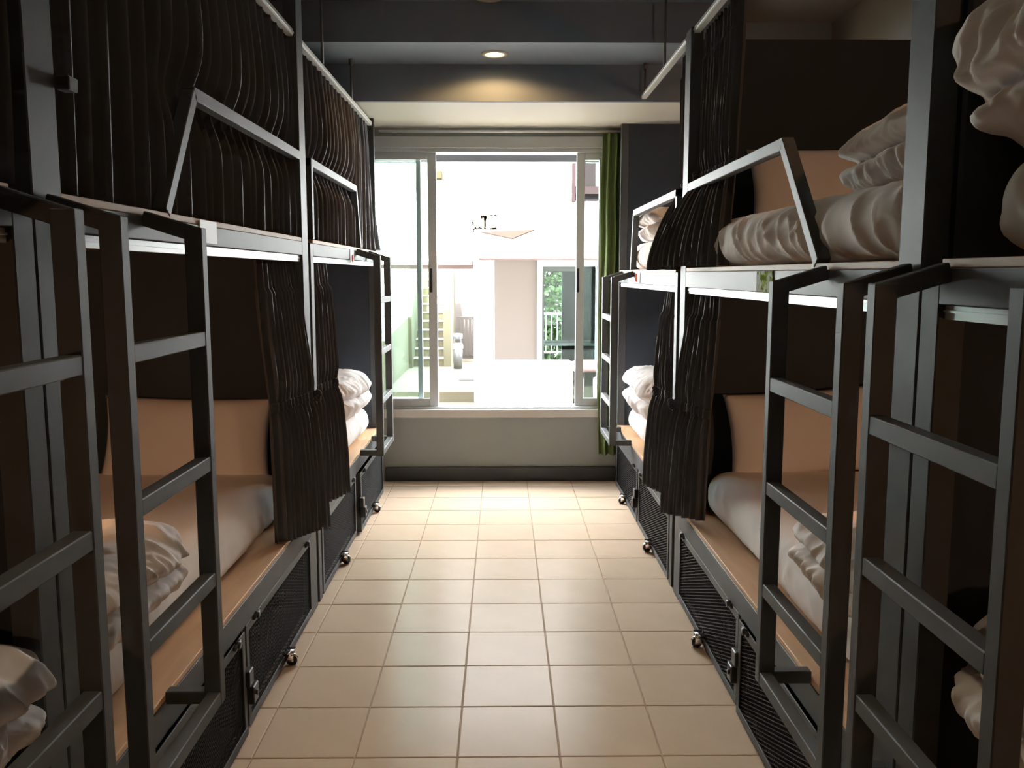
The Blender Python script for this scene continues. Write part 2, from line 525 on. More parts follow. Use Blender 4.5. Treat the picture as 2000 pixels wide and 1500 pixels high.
def bunk(s, y0, y1, near_post, far_post, near_full, far_full, ladder_y, guard, label, full_top=None):
    P = SIDE[s]
    F = P['F']
    root = empty('bunk_bed', (s * (F + 0.5), (y0 + y1) / 2, 0))
    tag(root, label, 'bunk bed', 'bunk beds along the aisle')
    ft = full_top or P['ptop'] + 0.03
    # posts
    for (a, b), full in ((near_post, near_full), (far_post, far_full)):
        sbox(MB(), s, F, F + 0.05, a, b, 0, ft if full else P['deck'] - 0.016).obj('post', M['steel'], root, bevel=0.0025)
    for a in (y0, y1 - 0.05):
        sbox(MB(), s, BACK - 0.07, BACK - 0.022, a, a + 0.05, 0, P['ptop']).obj('back_post', M['steel'], root)
    # panels
    for a in (y0 + 0.004, y1 - 0.022):
        sbox(MB(), s, F + 0.051, BACK - 0.02, a, a + 0.018, 0.02, P['ptop']).obj('end_panel', M['panel'], root)
    sbox(MB(), s, BACK - 0.02, BACK - 0.002, y0, y1, 0.02, P['ptop']).obj('back_panel', M['panel'], root)
    ya, yb = near_post[1], far_post[0]
    # decks
    sbox(MB(), s, F + 0.002, BACK - 0.02, ya, yb, P['deck'] - 0.016, P['deck']).obj('upper_deck', M['ply'], root, bevel=0.0015)
    sbox(MB(), s, F + 0.002, BACK - 0.02, ya, yb, P['low'] - 0.016, P['low']).obj('lower_deck', M['ply'], root, bevel=0.0015)
    # upper fascia with slats under the deck
    m = MB()
    sbox(m, s, F, F + 0.03, ya, yb, P['fb'], P['deck'] - 0.016)
    for k in range(5):
        yy = ya + (yb - ya) * (k + 0.5) / 5
        sbox(m, s, F + 0.03, BACK - 0.02, yy - 0.02, yy + 0.02, P['fb'] + 0.012, P['deck'] - 0.016)
    m.obj('upper_rail', M['steel'], root, bevel=0.0015)
    m = MB()
    sbox(m, s, F, F + 0.03, ya, yb, P['low'] - 0.095, P['low'] - 0.016)
    m.obj('lower_rail', M['steel'], root, bevel=0.0015)
    m = MB()
    ym = (ya + yb) / 2
    sbox(m, s, F + 0.006, F + 0.035, ym - 0.02, ym + 0.02, 0, P['low'] - 0.095)
    m.obj('middle_stile', M['steel'], root)
    # tracks for curtains
    m = MB()
    sbox(m, s, F + 0.012, F + 0.034, ya, yb, P['fb'] - 0.026, P['fb'] - 0.002)
    sbox(m, s, F + 0.009, F + 0.012, ya, yb, P['fb'] - 0.014, P['fb'] - 0.010)
    m.obj('lower_curtain_track', M['track'], root)
    m = MB()
    sbox(m, s, F + 0.012, F + 0.036, y0, y1, P['rail'] - 0.013, P['rail'] + 0.013)
    sbox(m, s, F + 0.008, F + 0.012, y0, y1, P['rail'] - 0.003, P['rail'] + 0.003)
    m.obj('upper_curtain_track', M['track'], root)
    # guard rail: y of post end, corner, foot
    if guard:
        gp, gc_, gf = guard
        xm = s * (F + 0.017)
        z = P['guard']
        t = 0.034
        mb = MB()
        sg = 1 if gc_ > gp else -1
        mb.bar((xm, gp, z - t / 2), (xm, gc_ + sg * 0.008, z - t / 2), t, t)
        mb.bar((xm, gc_, z - t / 2), (xm, gf, P['deck']), t, t, (1, 0, 0))
        if sg > 0:
            mb.box(xm - t / 2, xm + t / 2, gp, gp + t, P['deck'], z)
        mb.obj('guard_rail', M['steel'], root, bevel=0.002)
    # ladder
    lad = empty('ladder', (s * P['lad'], sum(ladder_y) / 2, P['lbot']), root)
    d0 = P['lad']
    t = 0.033
    for yy in ladder_y:
        sbox(MB(), s, d0, d0 + 0.039, yy - t / 2, yy + t / 2, P['lbot'], P['ltop']).obj('ladder_rail', M['steel'], lad, bevel=0.002)
        MB().bar((s * (d0 + t * 0.3), yy, P['ltop'] - 0.017), (s * F, yy, P['ltip'] - 0.022), t - 0.003, t).obj('ladder_arm', M['steel'], lad, bevel=0.002)
        sbox(MB(), s, d0 + t, F + 0.002, yy - t / 2 + 0.0015, yy + t / 2 - 0.0015, P['lbot'] + 0.001, P['lbot'] + t).obj('ladder_arm', M['steel'], lad, bevel=0.002)
    for z in P['rungs'] + (P['lbot'] + t,):
        sbox(MB(), s, d0 + 0.001, d0 + t - 0.001, ladder_y[0] + t / 2, ladder_y[1] - t / 2, z - t, z).obj('rung', M['steel'], lad, bevel=0.002)
    return root

B = {}
B['L0'] = bunk(-1, -0.55, 1.515, (-0.55, -0.47), (1.452, 1.515), True, False, (0.98, 1.405), None, 'nearest bunk bed on the left, cut off by the left picture edge', 2.55)
B['L1'] = bunk(-1, 1.520, 3.640, (1.520, 1.620), (3.535, 3.640), True, True, (1.570, 1.985), (3.54, 2.36, 2.13), 'middle black steel bunk bed on the left with curtain drawn above', 2.60)
B['L2'] = bunk(-1, 3.680, 5.620, (3.680, 3.740), (5.590, 5.620), False, True, (4.845, 5.27), (3.742, 4.90, 5.02), 'farthest black steel bunk bed on the left, next to the window')
B['R0'] = bunk(1, -0.50, 1.605, (-0.50, -0.42), (1.540, 1.605), True, False, (1.085, 1.515), None, 'nearest bunk bed on the right, cut off by the right picture edge')
B['R1'] = bunk(1, 1.612, 3.790, (1.612, 1.707), (3.690, 3.790), True, True, (1.655, 2.085), (3.69, 2.47, 2.16), 'middle black steel bunk bed on the right with open upper berth')
B['R2'] = bunk(1, 3.850, 5.800, (3.850, 3.910), (5.775, 5.800), False, True, (5.145, 5.60), (3.912, 5.20, 5.29), 'farthest black steel bunk bed on the right, next to the green curtain')
# small unseen lamps added on the near end boards to warm and brighten berths
def added_berth_lamp(key, s, y, z, watts):
    x = s * 1.30
    t = empty('added_berth_lamp', (x, y, z), B[key])
    m = MB()
    m.cyl((x, y, z), (x, y + 0.05, z), 0.008)
    m.cyl((x, y + 0.05, z), (x, y + 0.10, z - 0.018), 0.022, 0.042, 20)
    m.obj('added_lamp_shade', M['black'], t, True)
    ld = bpy.data.lights.new('added_berth_spot', 'SPOT')
    ld.energy = watts
    ld.color = (1.0, 0.54, 0.28)
    ld.spot_size = math.radians(112)
    ld.spot_blend = 0.8
    ld.shadow_soft_size = 0.04
    lo = bpy.data.objects.new('added_berth_spot', ld)
    COL.objects.link(lo)
    lo.parent = t
    lo.location = (0, 0.12, -0.02)
    aim = Vector((s * 0.02, 1.75, -0.50))
    lo.rotation_euler = aim.to_track_quat('-Z', 'Y').to_euler()
for key, s_, y_, wl_, wu_ in (('L0', -1, -0.44, 8, 0), ('L1', -1, 1.55, 13, 0), ('L2', -1, 3.71, 3, 0), ('R0', 1, -0.39, 9, 9), ('R1', 1, 1.64, 14, 11), ('R2', 1, 3.88, 3, 5)):
    if wl_:
        added_berth_lamp(key, s_, y_, SIDE[s_]['low'] + 0.72, wl_)
    if wu_:
        added_berth_lamp(key, s_, y_, SIDE[s_]['deck'] + 0.72, wu_)
# hook with loop on the near left post
hk = MB()
hk.box(-0.79, -0.765, 1.62, 1.655, 1.735, 1.76)
hk.obj('tieback_hook', M['steel'], B['L1'], bevel=0.002)
# ------------------------------------------------------------------ under-bed drawers
MESH_CACHE = {}
def expanded_mesh(w, h):
    key = (round(w, 3), round(h, 3))
    if key in MESH_CACHE:
        return MESH_CACHE[key]
    mb = MB()
    ph, pw = 0.0125, 0.034            # short and long way of the diamond
    t = 0.0019
    slope = ph / pw
    # strands of both directions, clipped to the rectangle (local y,z)
    for sg in (1, -1):
        n = int((h + w * slope) / ph) + 2
        for k in range(-1, n):
            c = k * ph if sg < 0 else k * ph - w * slope
            # z = c + sg' * slope*y
            a = slope if sg > 0 else -slope
            cc = c if sg > 0 else k * ph
            ya, yb = 0.0, w
            za, zb = cc + a * ya, cc + a * yb
            lo, hi = 0.0, h
            # clip in z
            def at(z): return (z - cc) / a
            if a > 0:
                ya = max(ya, at(lo)); yb = min(yb, at(hi))
            else:
                ya = max(ya, at(hi)); yb = min(yb, at(lo))
            if yb - ya < 0.01:
                continue
            x = 0.0016 * sg
            mb.bar((x, ya, cc + a * ya), (x, yb, cc + a * yb), t, 0.0032, (0, 0, 1))
    me = mb.mesh('expanded_mesh', M['mesh'], fix=False)
    MESH_CACHE[key] = me
    return me

def drawer(s, y0, y1, out, label, latch_at=None):
    P = SIDE[s]
    F = P['F'] - out
    top = P['low'] - 0.092
    root = empty('storage_drawer', (s * (F + 0.3), (y0 + y1) / 2, 0))
    tag(root, label, 'drawer', 'mesh-fronted drawers under the bunks')
    t = 0.028
    m = MB()
    z0 = 0.012
    sbox(m, s, F, F + 0.004, y0, y1, z0, z0 + t)
    sbox(m, s, F, F + 0.004, y0, y1, top - t, top)
    sbox(m, s, F, F + 0.004, y0, y0 + t, z0 + t, top - t)
    sbox(m, s, F, F + 0.004, y1 - t, y1, z0 + t, top - t)
    sbox(m, s, F + 0.004, F + 0.028, y0, y1, z0, z0 + 0.004)
    sbox(m, s, F + 0.004, F + 0.028, y0, y0 + 0.004, z0, top)
    sbox(m, s, F + 0.004, F + 0.028, y1 - 0.004, y1, z0, top)
    m.obj('front_frame', M['steel'], root, bevel=0.001)
    me = expanded_mesh(y1 - y0 - 2 * t + 0.012, top - z0 - 2 * t + 0.012)
    o = bpy.data.objects.new('mesh_panel', me)
    COL.objects.link(o)
    o.parent = root
    o['kind'] = 'stuff'
    o.location = Vector((s * (F + 0.008), y0 + t - 0.006, z0 + t - 0.006)) - root.location
    m = MB()
    sbox(m, s, F + 0.03, F + 0.75, y0 + 0.01, y1 - 0.01, 0.03, 0.045)
    sbox(m, s, F + 0.03, F + 0.75, y0 + 0.01, y0 + 0.022, 0.045, top - 0.03)
    sbox(m, s, F + 0.03, F + 0.75, y1 - 0.022, y1 - 0.01, 0.045, top - 0.03)
    sbox(m, s, F + 0.738, F + 0.75, y0 + 0.022, y1 - 0.022, 0.045, top - 0.03)
    m.obj('drawer_box', M['inner'], root)
    # slide bolts on the upper edge
    for yy in (y0 + 0.10, y1 - 0.09):
        m = MB()
        m.cyl((s * (F - 0.014), yy, top - 0.004), (s * F, yy, top - 0.004), 0.011)
        m.bar((s * (F - 0.004), yy - 0.03, top - 0.004), (s * (F - 0.004), yy + 0.03, top - 0.004), 0.008, 0.012)
        m.obj('slide_bolt', M['black'], root, True)
    # chrome caster under the front
    yc = (y0 + y1) / 2
    c = MB()
    c.cyl((s * (F - 0.022), yc - 0.007, 0.021), (s * (F - 0.022), yc + 0.007, 0.021), 0.020, n=18)
    w = c.obj('caster', M['black'], root, True)
    c = MB()
    c.torus((s * (F - 0.022), yc, 0.021), (0, 1, 0), 0.019, 0.005)
    c.box(s * (F - 0.03), s * (F + 0.004), yc - 0.016, yc - 0.011, 0.018, 0.055)
    c.box(s * (F - 0.03), s * (F + 0.004), yc + 0.011, yc + 0.016, 0.018, 0.055)
    c.box(s * (F - 0.03), s * (F + 0.004), yc - 0.03, yc + 0.03, 0.052, 0.056)
    attach_sub(c.obj('caster_fork', M['chrome'], None, True), w)
    if latch_at is not None:
        yl = latch_at
        m = MB()
        m.box(s * (F - 0.022), s * F, yl - 0.032, yl + 0.012, 0.165, 0.215)
        m.box(s * (F - 0.030), s * F, yl - 0.020, yl + 0.030, 0.105, 0.162)
        m.cyl((s * (F - 0.036), yl + 0.004, 0.135), (s * (F - 0.03), yl + 0.004, 0.135), 0.009)
        m.obj('latch', M['black'], root, bevel=0.003)
    return root

def attach_sub(o, parent):
    attach(o, parent)

def drawers(key, s, ya, yb, outs, labels):
    ym = (ya + yb) / 2
    drawer(s, ya + 0.008, ym - 0.022, outs[0], labels[0])
    drawer(s, ym + 0.022, yb - 0.008, outs[1], labels[1], latch_at=ym - 0.0 if True else None)

drawers('L1', -1, 1.62, 3.535, (0.012, 0.003), ('nearer mesh drawer under the middle left bunk, at the foot of its ladder', 'farther mesh drawer under the middle left bunk, below the tied curtain'))
drawers('L2', -1, 3.74, 5.59, (0.003, 0.022), ('nearer mesh drawer under the far left bunk, pushed right in', 'farther mesh drawer under the far left bunk, pulled slightly out towards the aisle'))
drawers('R1', 1, 1.707, 3.69, (0.014, 0.003), ('nearer mesh drawer under the middle right bunk, behind the ladder', 'farther mesh drawer under the middle right bunk, below its tied curtain'))
drawers('R2', 1, 3.91, 5.775, (0.003, 0.003), ('nearer mesh drawer under the far right bunk, just past the paired posts', 'farthest mesh drawer on the right, ending at the window wall'))

# ------------------------------------------------------------------ curtains
def pleat(p):
    # rounded fold with sharp edge towards the aisle
    c = 0.5 + 0.5 * math.cos(2 * math.pi * (p + 0.06 * math.sin(2 * math.pi * p)))
    return 2.0 * c ** 1.7 - 0.75

def closed_curtain(s, y0, y1, n, guard, label, seed, flare_far=0.0):
    P = SIDE[s]
    z1 = P['rail'] - 0.012
    z0 = P['deck'] + 0.004
    F = P['F']
    nu, nv = n * 14, 44
    def fn(u, v):
        z = z0 + (z1 - z0) * v
        h = noise.noise(Vector((u * n * 0.63, seed, 0.0)))
        ph = u * n + 0.18 * noise.noise(Vector((u * n * 0.5, v * 1.2, seed + 5)))
        amp = 0.024 * (0.62 + 0.38 * min(1, (1 - v) * 5)) * (1 + 0.35 * h)
        y = y0 + (y1 - y0) * u
        off = 0.046
        # guard rail pushes the cloth back, cloth bulges over and under it
        if guard:
            gp, gc_, gf = guard
            lo, hi = min(gp, gf), max(gp, gf)
            ins = max(0.0, min(1.0, (y - lo + 0.05) / 0.25)) * max(0.0, min(1.0, (hi - y + 0.05) / 0.25))
            zz = (z - P['guard'] + 0.017)
            push = math.exp(-(zz / 0.07) ** 2)
            bulge = math.exp(-((zz - 0.17) / 0.12) ** 2) * 0.010
            amp *= (1 - 0.45 * push * ins)
            off += ins * (0.022 * push - bulge)
            y += ins * (0.008 * push - 0.006 * math.exp(-((zz - 0.2) / 0.2) ** 2))
        y += 0.008 * (1 - v) * math.sin(v * 3.0 + h * 2) - 0.012 * (1 - v) ** 2
        fl = flare_far * max(0, (u - 0.86) / 0.14) * (1 - v) ** 2
        d = F + off - amp * pleat(ph) - fl
        if z < P['deck'] + 0.03:
            d = max(d, F + 0.006 - fl * 4) if flare_far == 0 else d
        return (s * d, y + fl * 0.6, z)
    mb = MB().grid(fn, nu, nv)
    o = mb.obj('bunk_curtain', M['curtain'], None, True, solid=0.0015)
    tag(o, label, 'curtain', 'charcoal bunk curtains')
    return o

closed_curtain(-1, 0.9, 1.505, 6, None, 'charcoal curtain drawn shut at the top left picture edge, left of the broad post', 1.3)
closed_curtain(-1, 1.625, 3.53, 21, (3.54, 2.36, 2.13), 'long charcoal pleated curtain drawn shut across the middle left upper berth', 4.1)
closed_curtain(-1, 3.745, 5.60, 19, (3.742, 4.90, 5.02), 'charcoal pleated curtain drawn shut across the far left upper berth', 8.7, flare_far=0.05)

def tied_curtain(s, yp, dirn, top_w, tie_w, bot_w, z1, zt, z0, n, label, seed, out_bot=0.10, drift=0.0, xin=0.05, x_tie=-0.02, y_bot=0.0, hem=0.06):
    P = SIDE[s]
    F = P['F']
    nu, nv = n * 12, 56
    def prof(z):
        if z >= zt:
            k = (z - zt) / (z1 - zt)
            e = k ** 0.8
            e = e * e * (3 - 2 * e)
            w = tie_w + (top_w - tie_w) * min(1, e * 1.15 + 0.0)
            yo = 0.0 * k
            xo = x_tie + (xin - x_tie) * k
        else:
            k = (zt - z) / (zt - z0)
            e = 1 - (1 - k) ** 1.7
            w = tie_w + (bot_w - tie_w) * e
            yo = y_bot * e
            xo = x_tie - (x_tie + out_bot) * e
        return w, yo, xo, k
    def fn(u, v):
        z = z0 + (z1 - z0) * v
        w, yo, xo, k = prof(z)
        h = noise.noise(Vector((u * n * 0.7, seed, 0)))
        ph = u * n + 0.22 * noise.noise(Vector((u * n * .6, v * 1.6, seed)))
        amp = min(0.034, max(0.016, 0.5 * (top_w / n)))
        near_tie = math.exp(-((z - zt) / 0.05) ** 2)
        amp *= 1 - 0.45 * near_tie
        if z > z1 - 0.10:
            amp *= 0.65
        amp *= 1 - 0.75 * max(0.0, (u - 0.88) / 0.12)
        # u=0 at the post, u=1 away from it
        y = yp + dirn * (0.006 + w * u) + yo * (1 - u)
        wf = 1 - 0.8 * u if dirn < 0 else 0.3 + 0.7 * u
        flare = xin + (xo - xin) * wf
        d = F + flare - amp * pleat(ph) * (1 + 0.3 * h)
        if z >= P['fb'] - 0.03 and z < P['deck'] + 0.01:
            pass
        return (s * d, y + 0.01 * h * (1 - v), z + 0.006 * h * (1 - v) + hem * u * (1 - v) ** 4)
    mb = MB().grid(fn, nu, nv)
    root = empty('bunk_curtain', (s * F, yp, z0))
    tag(root, label, 'curtain', 'charcoal bunk curtains')
    mb.obj('curtain_cloth', M['curtain'], root, True, solid=0.0015)
    # tieback band round the bundle
    w, yo, xo, _ = prof(zt)
    tb = MB()
    yc = yp + dirn * (w * 0.5)
    vt = (zt - z0) / (z1 - z0)
    def band(u, v):
        dv = 0.034 / (z1 - z0)
        x_, y_, z_ = fn(u, vt + dv * (v - 0.5) + 0.012 * u * 0)
        return (x_ - s * 0.004, y_, z_)
    tb.grid(band, n * 12, 3)
    tb.obj('tieback', M['curtain'], root, True, solid=0.003)
    kn = MB()
    for q in range(3):
        kn.torus((s * (F + x_tie - (0.034 if dirn < 0 else 0.016)), yp + dirn * (0.03 if dirn < 0 else w - 0.085) + 0.008 * (q - 1), zt + 0.012 * (q - 1)), (0.5 * (q - 1), 1, 0.9 * (q - 1)), 0.009, 0.0055, n=12, k=6)
    kn.obj('tieback_knot', M['curtain'], root, True)
    return root

tied_curtain(1, 3.685, -1, 0.56, 0.50, 0.56, 2.375, 1.80, 1.442, 12, 'charcoal curtain tied back on the upper berth, nearer side of the paired right posts', 2.2, out_bot=0.10, xin=0.066, x_tie=0.06, y_bot=0.05, hem=0.0)
tied_curtain(1, 3.870, 1, 0.24, 0.17, 0.18, 2.375, 1.79, 1.430, 7, 'charcoal curtain tied back on the upper berth, window side of the paired right posts', 5.4, out_bot=0.10, xin=0.06, x_tie=0.055, hem=0.0)
tied_curtain(1, 3.685, -1, 0.40, 0.35, 0.33, 1.332, 0.87, 0.392, 9, 'charcoal curtain tied back on the lower berth, middle right bunk', 7.7, out_bot=0.06)
tied_curtain(1, 3.915, 1, 0.42, 0.32, 0.25, 1.332, 0.86, 0.405, 8, 'charcoal curtain tied back on the lower berth, far right bunk', 9.1, out_bot=0.07, hem=0.0)
tied_curtain(-1, 3.53, -1, 0.50, 0.42, 0.44, 1.460, 0.93, 0.385, 11, 'wide charcoal curtain tied back on the lower berth, middle left bunk', 3.3, out_bot=0.06)
tied_curtain(-1, 3.745, 1, 0.44, 0.31, 0.24, 1.460, 0.92, 0.415, 8, 'charcoal curtain tied back on the lower berth, far left bunk', 6.6, out_bot=0.07, hem=0.0)

# ------------------------------------------------------------------ bedding
def soft_box(c, half, r, n, disp):
    hx, hy, hz = half
    nx, ny, nz = n
    idx = {}
    vs = []
    fs = []
    def vert(q):
        key = (round(q[0], 5), round(q[1], 5), round(q[2], 5))
        if key in idx:
            return idx[key]
        p = Vector((q[0] * hx, q[1] * hy, q[2] * hz))
        inner = Vector((max(-hx + r, min(hx - r, p.x)), max(-hy + r, min(hy - r, p.y)), max(-hz + r, min(hz - r, p.z))))
        d = p - inner
        nrm = d.normalized() if d.length > 1e-9 else Vector((0, 0, 1))
        p = inner + nrm * r
        p = Vector(c) + disp(p, nrm, q)
        idx[key] = len(vs)
        vs.append(tuple(p))
        return idx[key]
    def face(fn, a, b):
        for i in range(a):
            for j in range(b):
                q = [fn(-1 + 2 * (i + di) / a, -1 + 2 * (j + dj) / b) for di, dj in ((0, 0), (1, 0), (1, 1), (0, 1))]
                fs.append(tuple(vert(k) for k in q))
    face(lambda u, v: (u, v, 1.0), nx, ny)
    face(lambda u, v: (u, -v, -1.0), nx, ny)
    face(lambda u, v: (u, -1.0, v), nx, nz)
    face(lambda u, v: (-u, 1.0, v), nx, nz)
    face(lambda u, v: (1.0, u, v), ny, nz)
    face(lambda u, v: (-1.0, -u, v), ny, nz)
    mb = MB()
    mb.add(vs, fs)
    return mb

def ridged(v):
    return 1 - abs(noise.noise(v)) * 2

def mattress(s, front, y0, y1, z0, h, label, seed, wrinkle=0.004):
    back = BACK - 0.03
    c = ((front + back) / 2 * s, (y0 + y1) / 2, z0 + h / 2)
    half = ((back - front) / 2, (y1 - y0) / 2, h / 2)
    def disp(p, n, q):
        k = noise.noise(Vector((p.x * 3, p.y * 2.2, seed))) * 0.006
        # pull creases running down the side from the top edge
        side = max(0, 1 - abs(n.z))
        k += wrinkle * side * ridged(Vector((p.y * 9 + p.z * 7, p.z * 2.0, seed + 3)))
        rr = max(0, ridged(Vector((p.y * 9.5 - p.z * 9, p.z * 2.0 + p.y * 1.2, seed + 5))))
        k += wrinkle * 1.1 * min(1, side * 1.6) * rr ** 3
        k += wrinkle * 0.5 * ridged(Vector((p.x * 6 + p.y * 2, p.y * 7, seed + 9)))
        d = p + n * k
        if q[2] > 0:
            d.z += 0.012 * (1 - q[0] ** 2) * (1 - q[1] ** 2)
        d.z = max(d.z, -h / 2)
        return d
    mb = soft_box(c, half, min(0.075, h / 2 - 0.005), (26, 170, 16), disp)
    o = mb.obj('mattress', M['sheet'], None, True)
    return tag(o, label, 'mattress', 'white sheeted mattresses')

LL, LU = SIDE[-1]['low'], SIDE[-1]['deck']
RL, RU = SIDE[1]['low'], SIDE[1]['deck']
mattress(-1, 0.885, -0.40, 1.43, LL, 0.18, 'sheeted mattress in the dark lower berth at the bottom left corner', 11)
mattress(-1, 0.880, 1.63, 3.53, LL, 0.185, 'white sheeted mattress on the middle left lower berth, behind the ladder', 12)
mattress(-1, 0.840, 3.75, 5.50, LL, 0.16, 'white sheeted mattress on the far left lower berth, under the folded duvet', 13)
mattress(1, 0.885, -0.40, 1.52, RL, 0.18, 'sheeted mattress in the dark lower berth at the bottom right corner', 14)
mattress(1, 0.860, 1.72, 3.62, RL, 0.185, 'white sheeted mattress on the middle right lower berth, by its tied curtain', 15)
mattress(1, 0.815, 3.92, 5.60, RL, 0.165, 'bright white mattress on the far right lower berth, near the window', 16)
mattress(1, 0.820, -0.40, 1.50, RU, 0.17, 'sheeted mattress on the upper berth at the right picture edge', 17, 0.008)
mattress(1, 0.795, 1.72, 3.50, RU, 0.17, 'creased white mattress on the middle right upper berth, behind the slanted guard rail', 18, 0.012)
mattress(1, 0.805, 3.92, 5.50, RU, 0.16, 'white mattress on the far right upper berth, below its folded duvet', 19, 0.006)

def duvet(s, front, back, y0, y1, z0, h, label, seed, lobes=2, slope=0.0, skew=0.0, r=None, tip=0.0, grooves=None):
    c = ((front + back) / 2 * s, (y0 + y1) / 2, z0 + h / 2)
    half = ((back - front) / 2, (y1 - y0) / 2, h / 2)
    r = r or min(h / 2 - 0.004, 0.11)
    def disp(p, n, q):
        p = p.copy()
        z01 = (p.z + h / 2) / h
        # grooves between the folded layers, deep on the aisle side and both ends
        edge = max(0, 1 - abs(n.z) * 0.8)
        g = 0
        for g0 in (grooves or [k / lobes for k in range(1, lobes)]):
            zc = g0 + 0.06 * math.sin(q[1] * 3 + seed)
            g += math.exp(-((z01 - zc) / 0.085) ** 2)
        p -= n * (0.052 * g * edge)
        # loose puffiness and gathered creases
        k = 0.020 * noise.noise(Vector((p.x * 5, p.y * 5, p.z * 6 + seed)))
        k += 0.016 * edge * ridged(Vector((p.y * 15 + p.z * 5, p.z * 5, p.x * 15 + seed)))
        k += 0.009 * ridged(Vector((p.x * 11 + seed, p.y * 11, p.z * 9)))
        k += 0.0065 * (0.25 + edge) * ridged(Vector((p.y * 34 + p.z * 9, p.z * 8 + seed, p.x * 34)))
        p += n * k
        # lower towards the aisle, lean
        u = -q[0] * s        # +1 at the aisle edge
        p.z -= slope * (u * 0.5 + 0.5) * z01
        p.y += skew * z01
        p.x -= s * tip * max(0, 1 - z01) ** 4 * max(0, u)
        p.z = max(p.z, -h / 2 + 0.002)
        return p
    mb = soft_box(c, half, r, (76, 76, 34), disp)
    o = mb.obj('folded_duvet', M['duvet'], None, True)
    return tag(o, label, 'duvet', 'white folded duvets')

duvet(-1, 0.76, 1.50, 0.95, 1.46, LL + 0.185, 0.22, 'folded duvet in the dark lower berth at the bottom left corner', 21, slope=0.04)
duvet(-1, 0.80, 1.50, 1.66, 2.22, LL + 0.19, 0.19, 'white folded duvet behind the rungs of the middle left ladder', 22, slope=0.03)
duvet(-1, 0.815, 1.45, 4.72, 5.46, LL + 0.165, 0.235, 'white folded duvet on the far left lower berth, by the window wall', 23)
duvet(1, 0.80, 1.50, 0.95, 1.52, RL + 0.185, 0.26, 'dim folded duvet in the lower berth at the bottom right corner', 24, slope=0.03)
duvet(1, 0.79, 1.50, 1.76, 2.36, RL + 0.19, 0.19, 'white folded duvet behind the rungs of the middle right ladder', 25, slope=0.03)
duvet(1, 0.775, 1.45, 4.78, 5.60, RL + 0.170, 0.255, 'bright white folded duvet on the far right lower berth', 26)
duvet(1, 0.750, 1.55, 0.98, 1.555, RU + 0.168, 0.37, 'large folded duvet on the upper berth at the right picture edge', 27, slope=0.13, tip=-0.10, grooves=[0.17, 0.42], r=0.10)
duvet(1, 0.88, 1.55, 1.74, 2.38, RU + 0.178, 0.27, 'folded duvet heaped on the middle right upper berth, beside the broad post', 28, slope=0.10)
duvet(1, 0.82, 1.45, 4.86, 5.48, RU + 0.165, 0.17, 'folded duvet on the far right upper berth, behind the tied curtain', 29)

def pillow(cx, cy, cz, wdt, hgt, th, tilt, roll, label, seed):
    mb = MB()
    nu, nv = 36, 26
    R = Matrix.Rotation(roll, 3, 'Y') @ Matrix.Rotation(tilt, 3, 'X')
    C = Vector((cx, cy, cz))
    for sg in (-1, 1):
        def fn(u, v):
            a = 2 * u - 1
            b = 2 * v - 1
            t = th / 2 * ((1 - abs(a) ** 3.2) * (1 - abs(b) ** 3.0)) ** 0.5
            x = a * wdt / 2 * (1 - 0.055 * (1 - b * b))
            z = b * hgt / 2 * (1 - 0.06 * (1 - a * a))
            t += 0.006 * (1 - a ** 4) * (1 - b ** 4) * noise.noise(Vector((x * 9 + seed, z * 9, sg)))
            t += 0.004 * (1 - b ** 4) * (1 - a ** 8) * ridged(Vector((x * 14 + z * 8, z * 5, seed + sg)))
            return tuple(C + R @ Vector((x, sg * t, z)))
        mb.grid(fn, nu, nv)
    o = mb.obj('pillow', M['sheet'], None, True)
    bm = bmesh.new()
    bm.from_mesh(o.data)
    bmesh.ops.remove_doubles(bm, verts=bm.verts, dist=0.0004)
    bmesh.ops.recalc_face_normals(bm, faces=bm.faces)
    for f_ in bm.faces:
        f_.smooth = True
    bm.to_mesh(o.data)
    bm.free()
    return tag(o, label, 'pillow', 'pillows leaning on the end boards')
pillow(-1.265, 3.50, LL + 0.185 + 0.138, 0.68, 0.34, 0.13, math.radians(-14), math.radians(1), 'pillow leaning on the end board of the middle left lower berth', 1)
pillow(1.275, 3.60, RL + 0.185 + 0.160, 0.68, 0.36, 0.13, math.radians(-14), math.radians(-4), 'pillow leaning on the end board of the middle right lower berth', 2)
pillow(1.320, 3.55, RU + 0.175 + 0.140, 0.68, 0.33, 0.13, math.radians(-16), math.radians(-1), 'pillow leaning on the end board of the middle right upper berth', 3)

# ------------------------------------------------------------------ cards on the upper rails
def card(s, ya, yb, za, zb, m, label, extra=None):
    F = SIDE[s]['F']
    t = empty('card', (s * F, (ya + yb) / 2, za))
    tag(t, label, 'card', 'number cards on the upper rails')
    sbox(MB(), s, F - 0.003, F - 0.0005, ya, yb, za, zb).obj('sheet', m, t)
    if extra:
        extra(t, F)
card(-1, 2.340, 2.475, 1.493, 1.552, M['paper'], 'white card on the upper rail of the middle left bunk')
def _red_l(t, F):
    MB().cyl((-(F - 0.0045), 4.69, 1.493), (-(F - 0.003), 4.69, 1.493), 0.019).obj('red_print', M['red'], t)
card(-1, 4.630, 4.745, 1.470, 1.540, M['paper'], 'white card with a red print on the far left bunk', _red_l)
def _red_r(t, F):
    MB().box(F - 0.0045, F - 0.003, 4.975, 5.045, 1.368, 1.415).obj('red_print', M['red'], t)
card(1, 4.90, 5.05, 1.362, 1.420, M['paper'], 'white and orange card on the far right bunk', _red_r)
card(1, 2.49, 2.645, 1.360, 1.420, M['print'], 'glossy leafy green card on the middle right bunk')

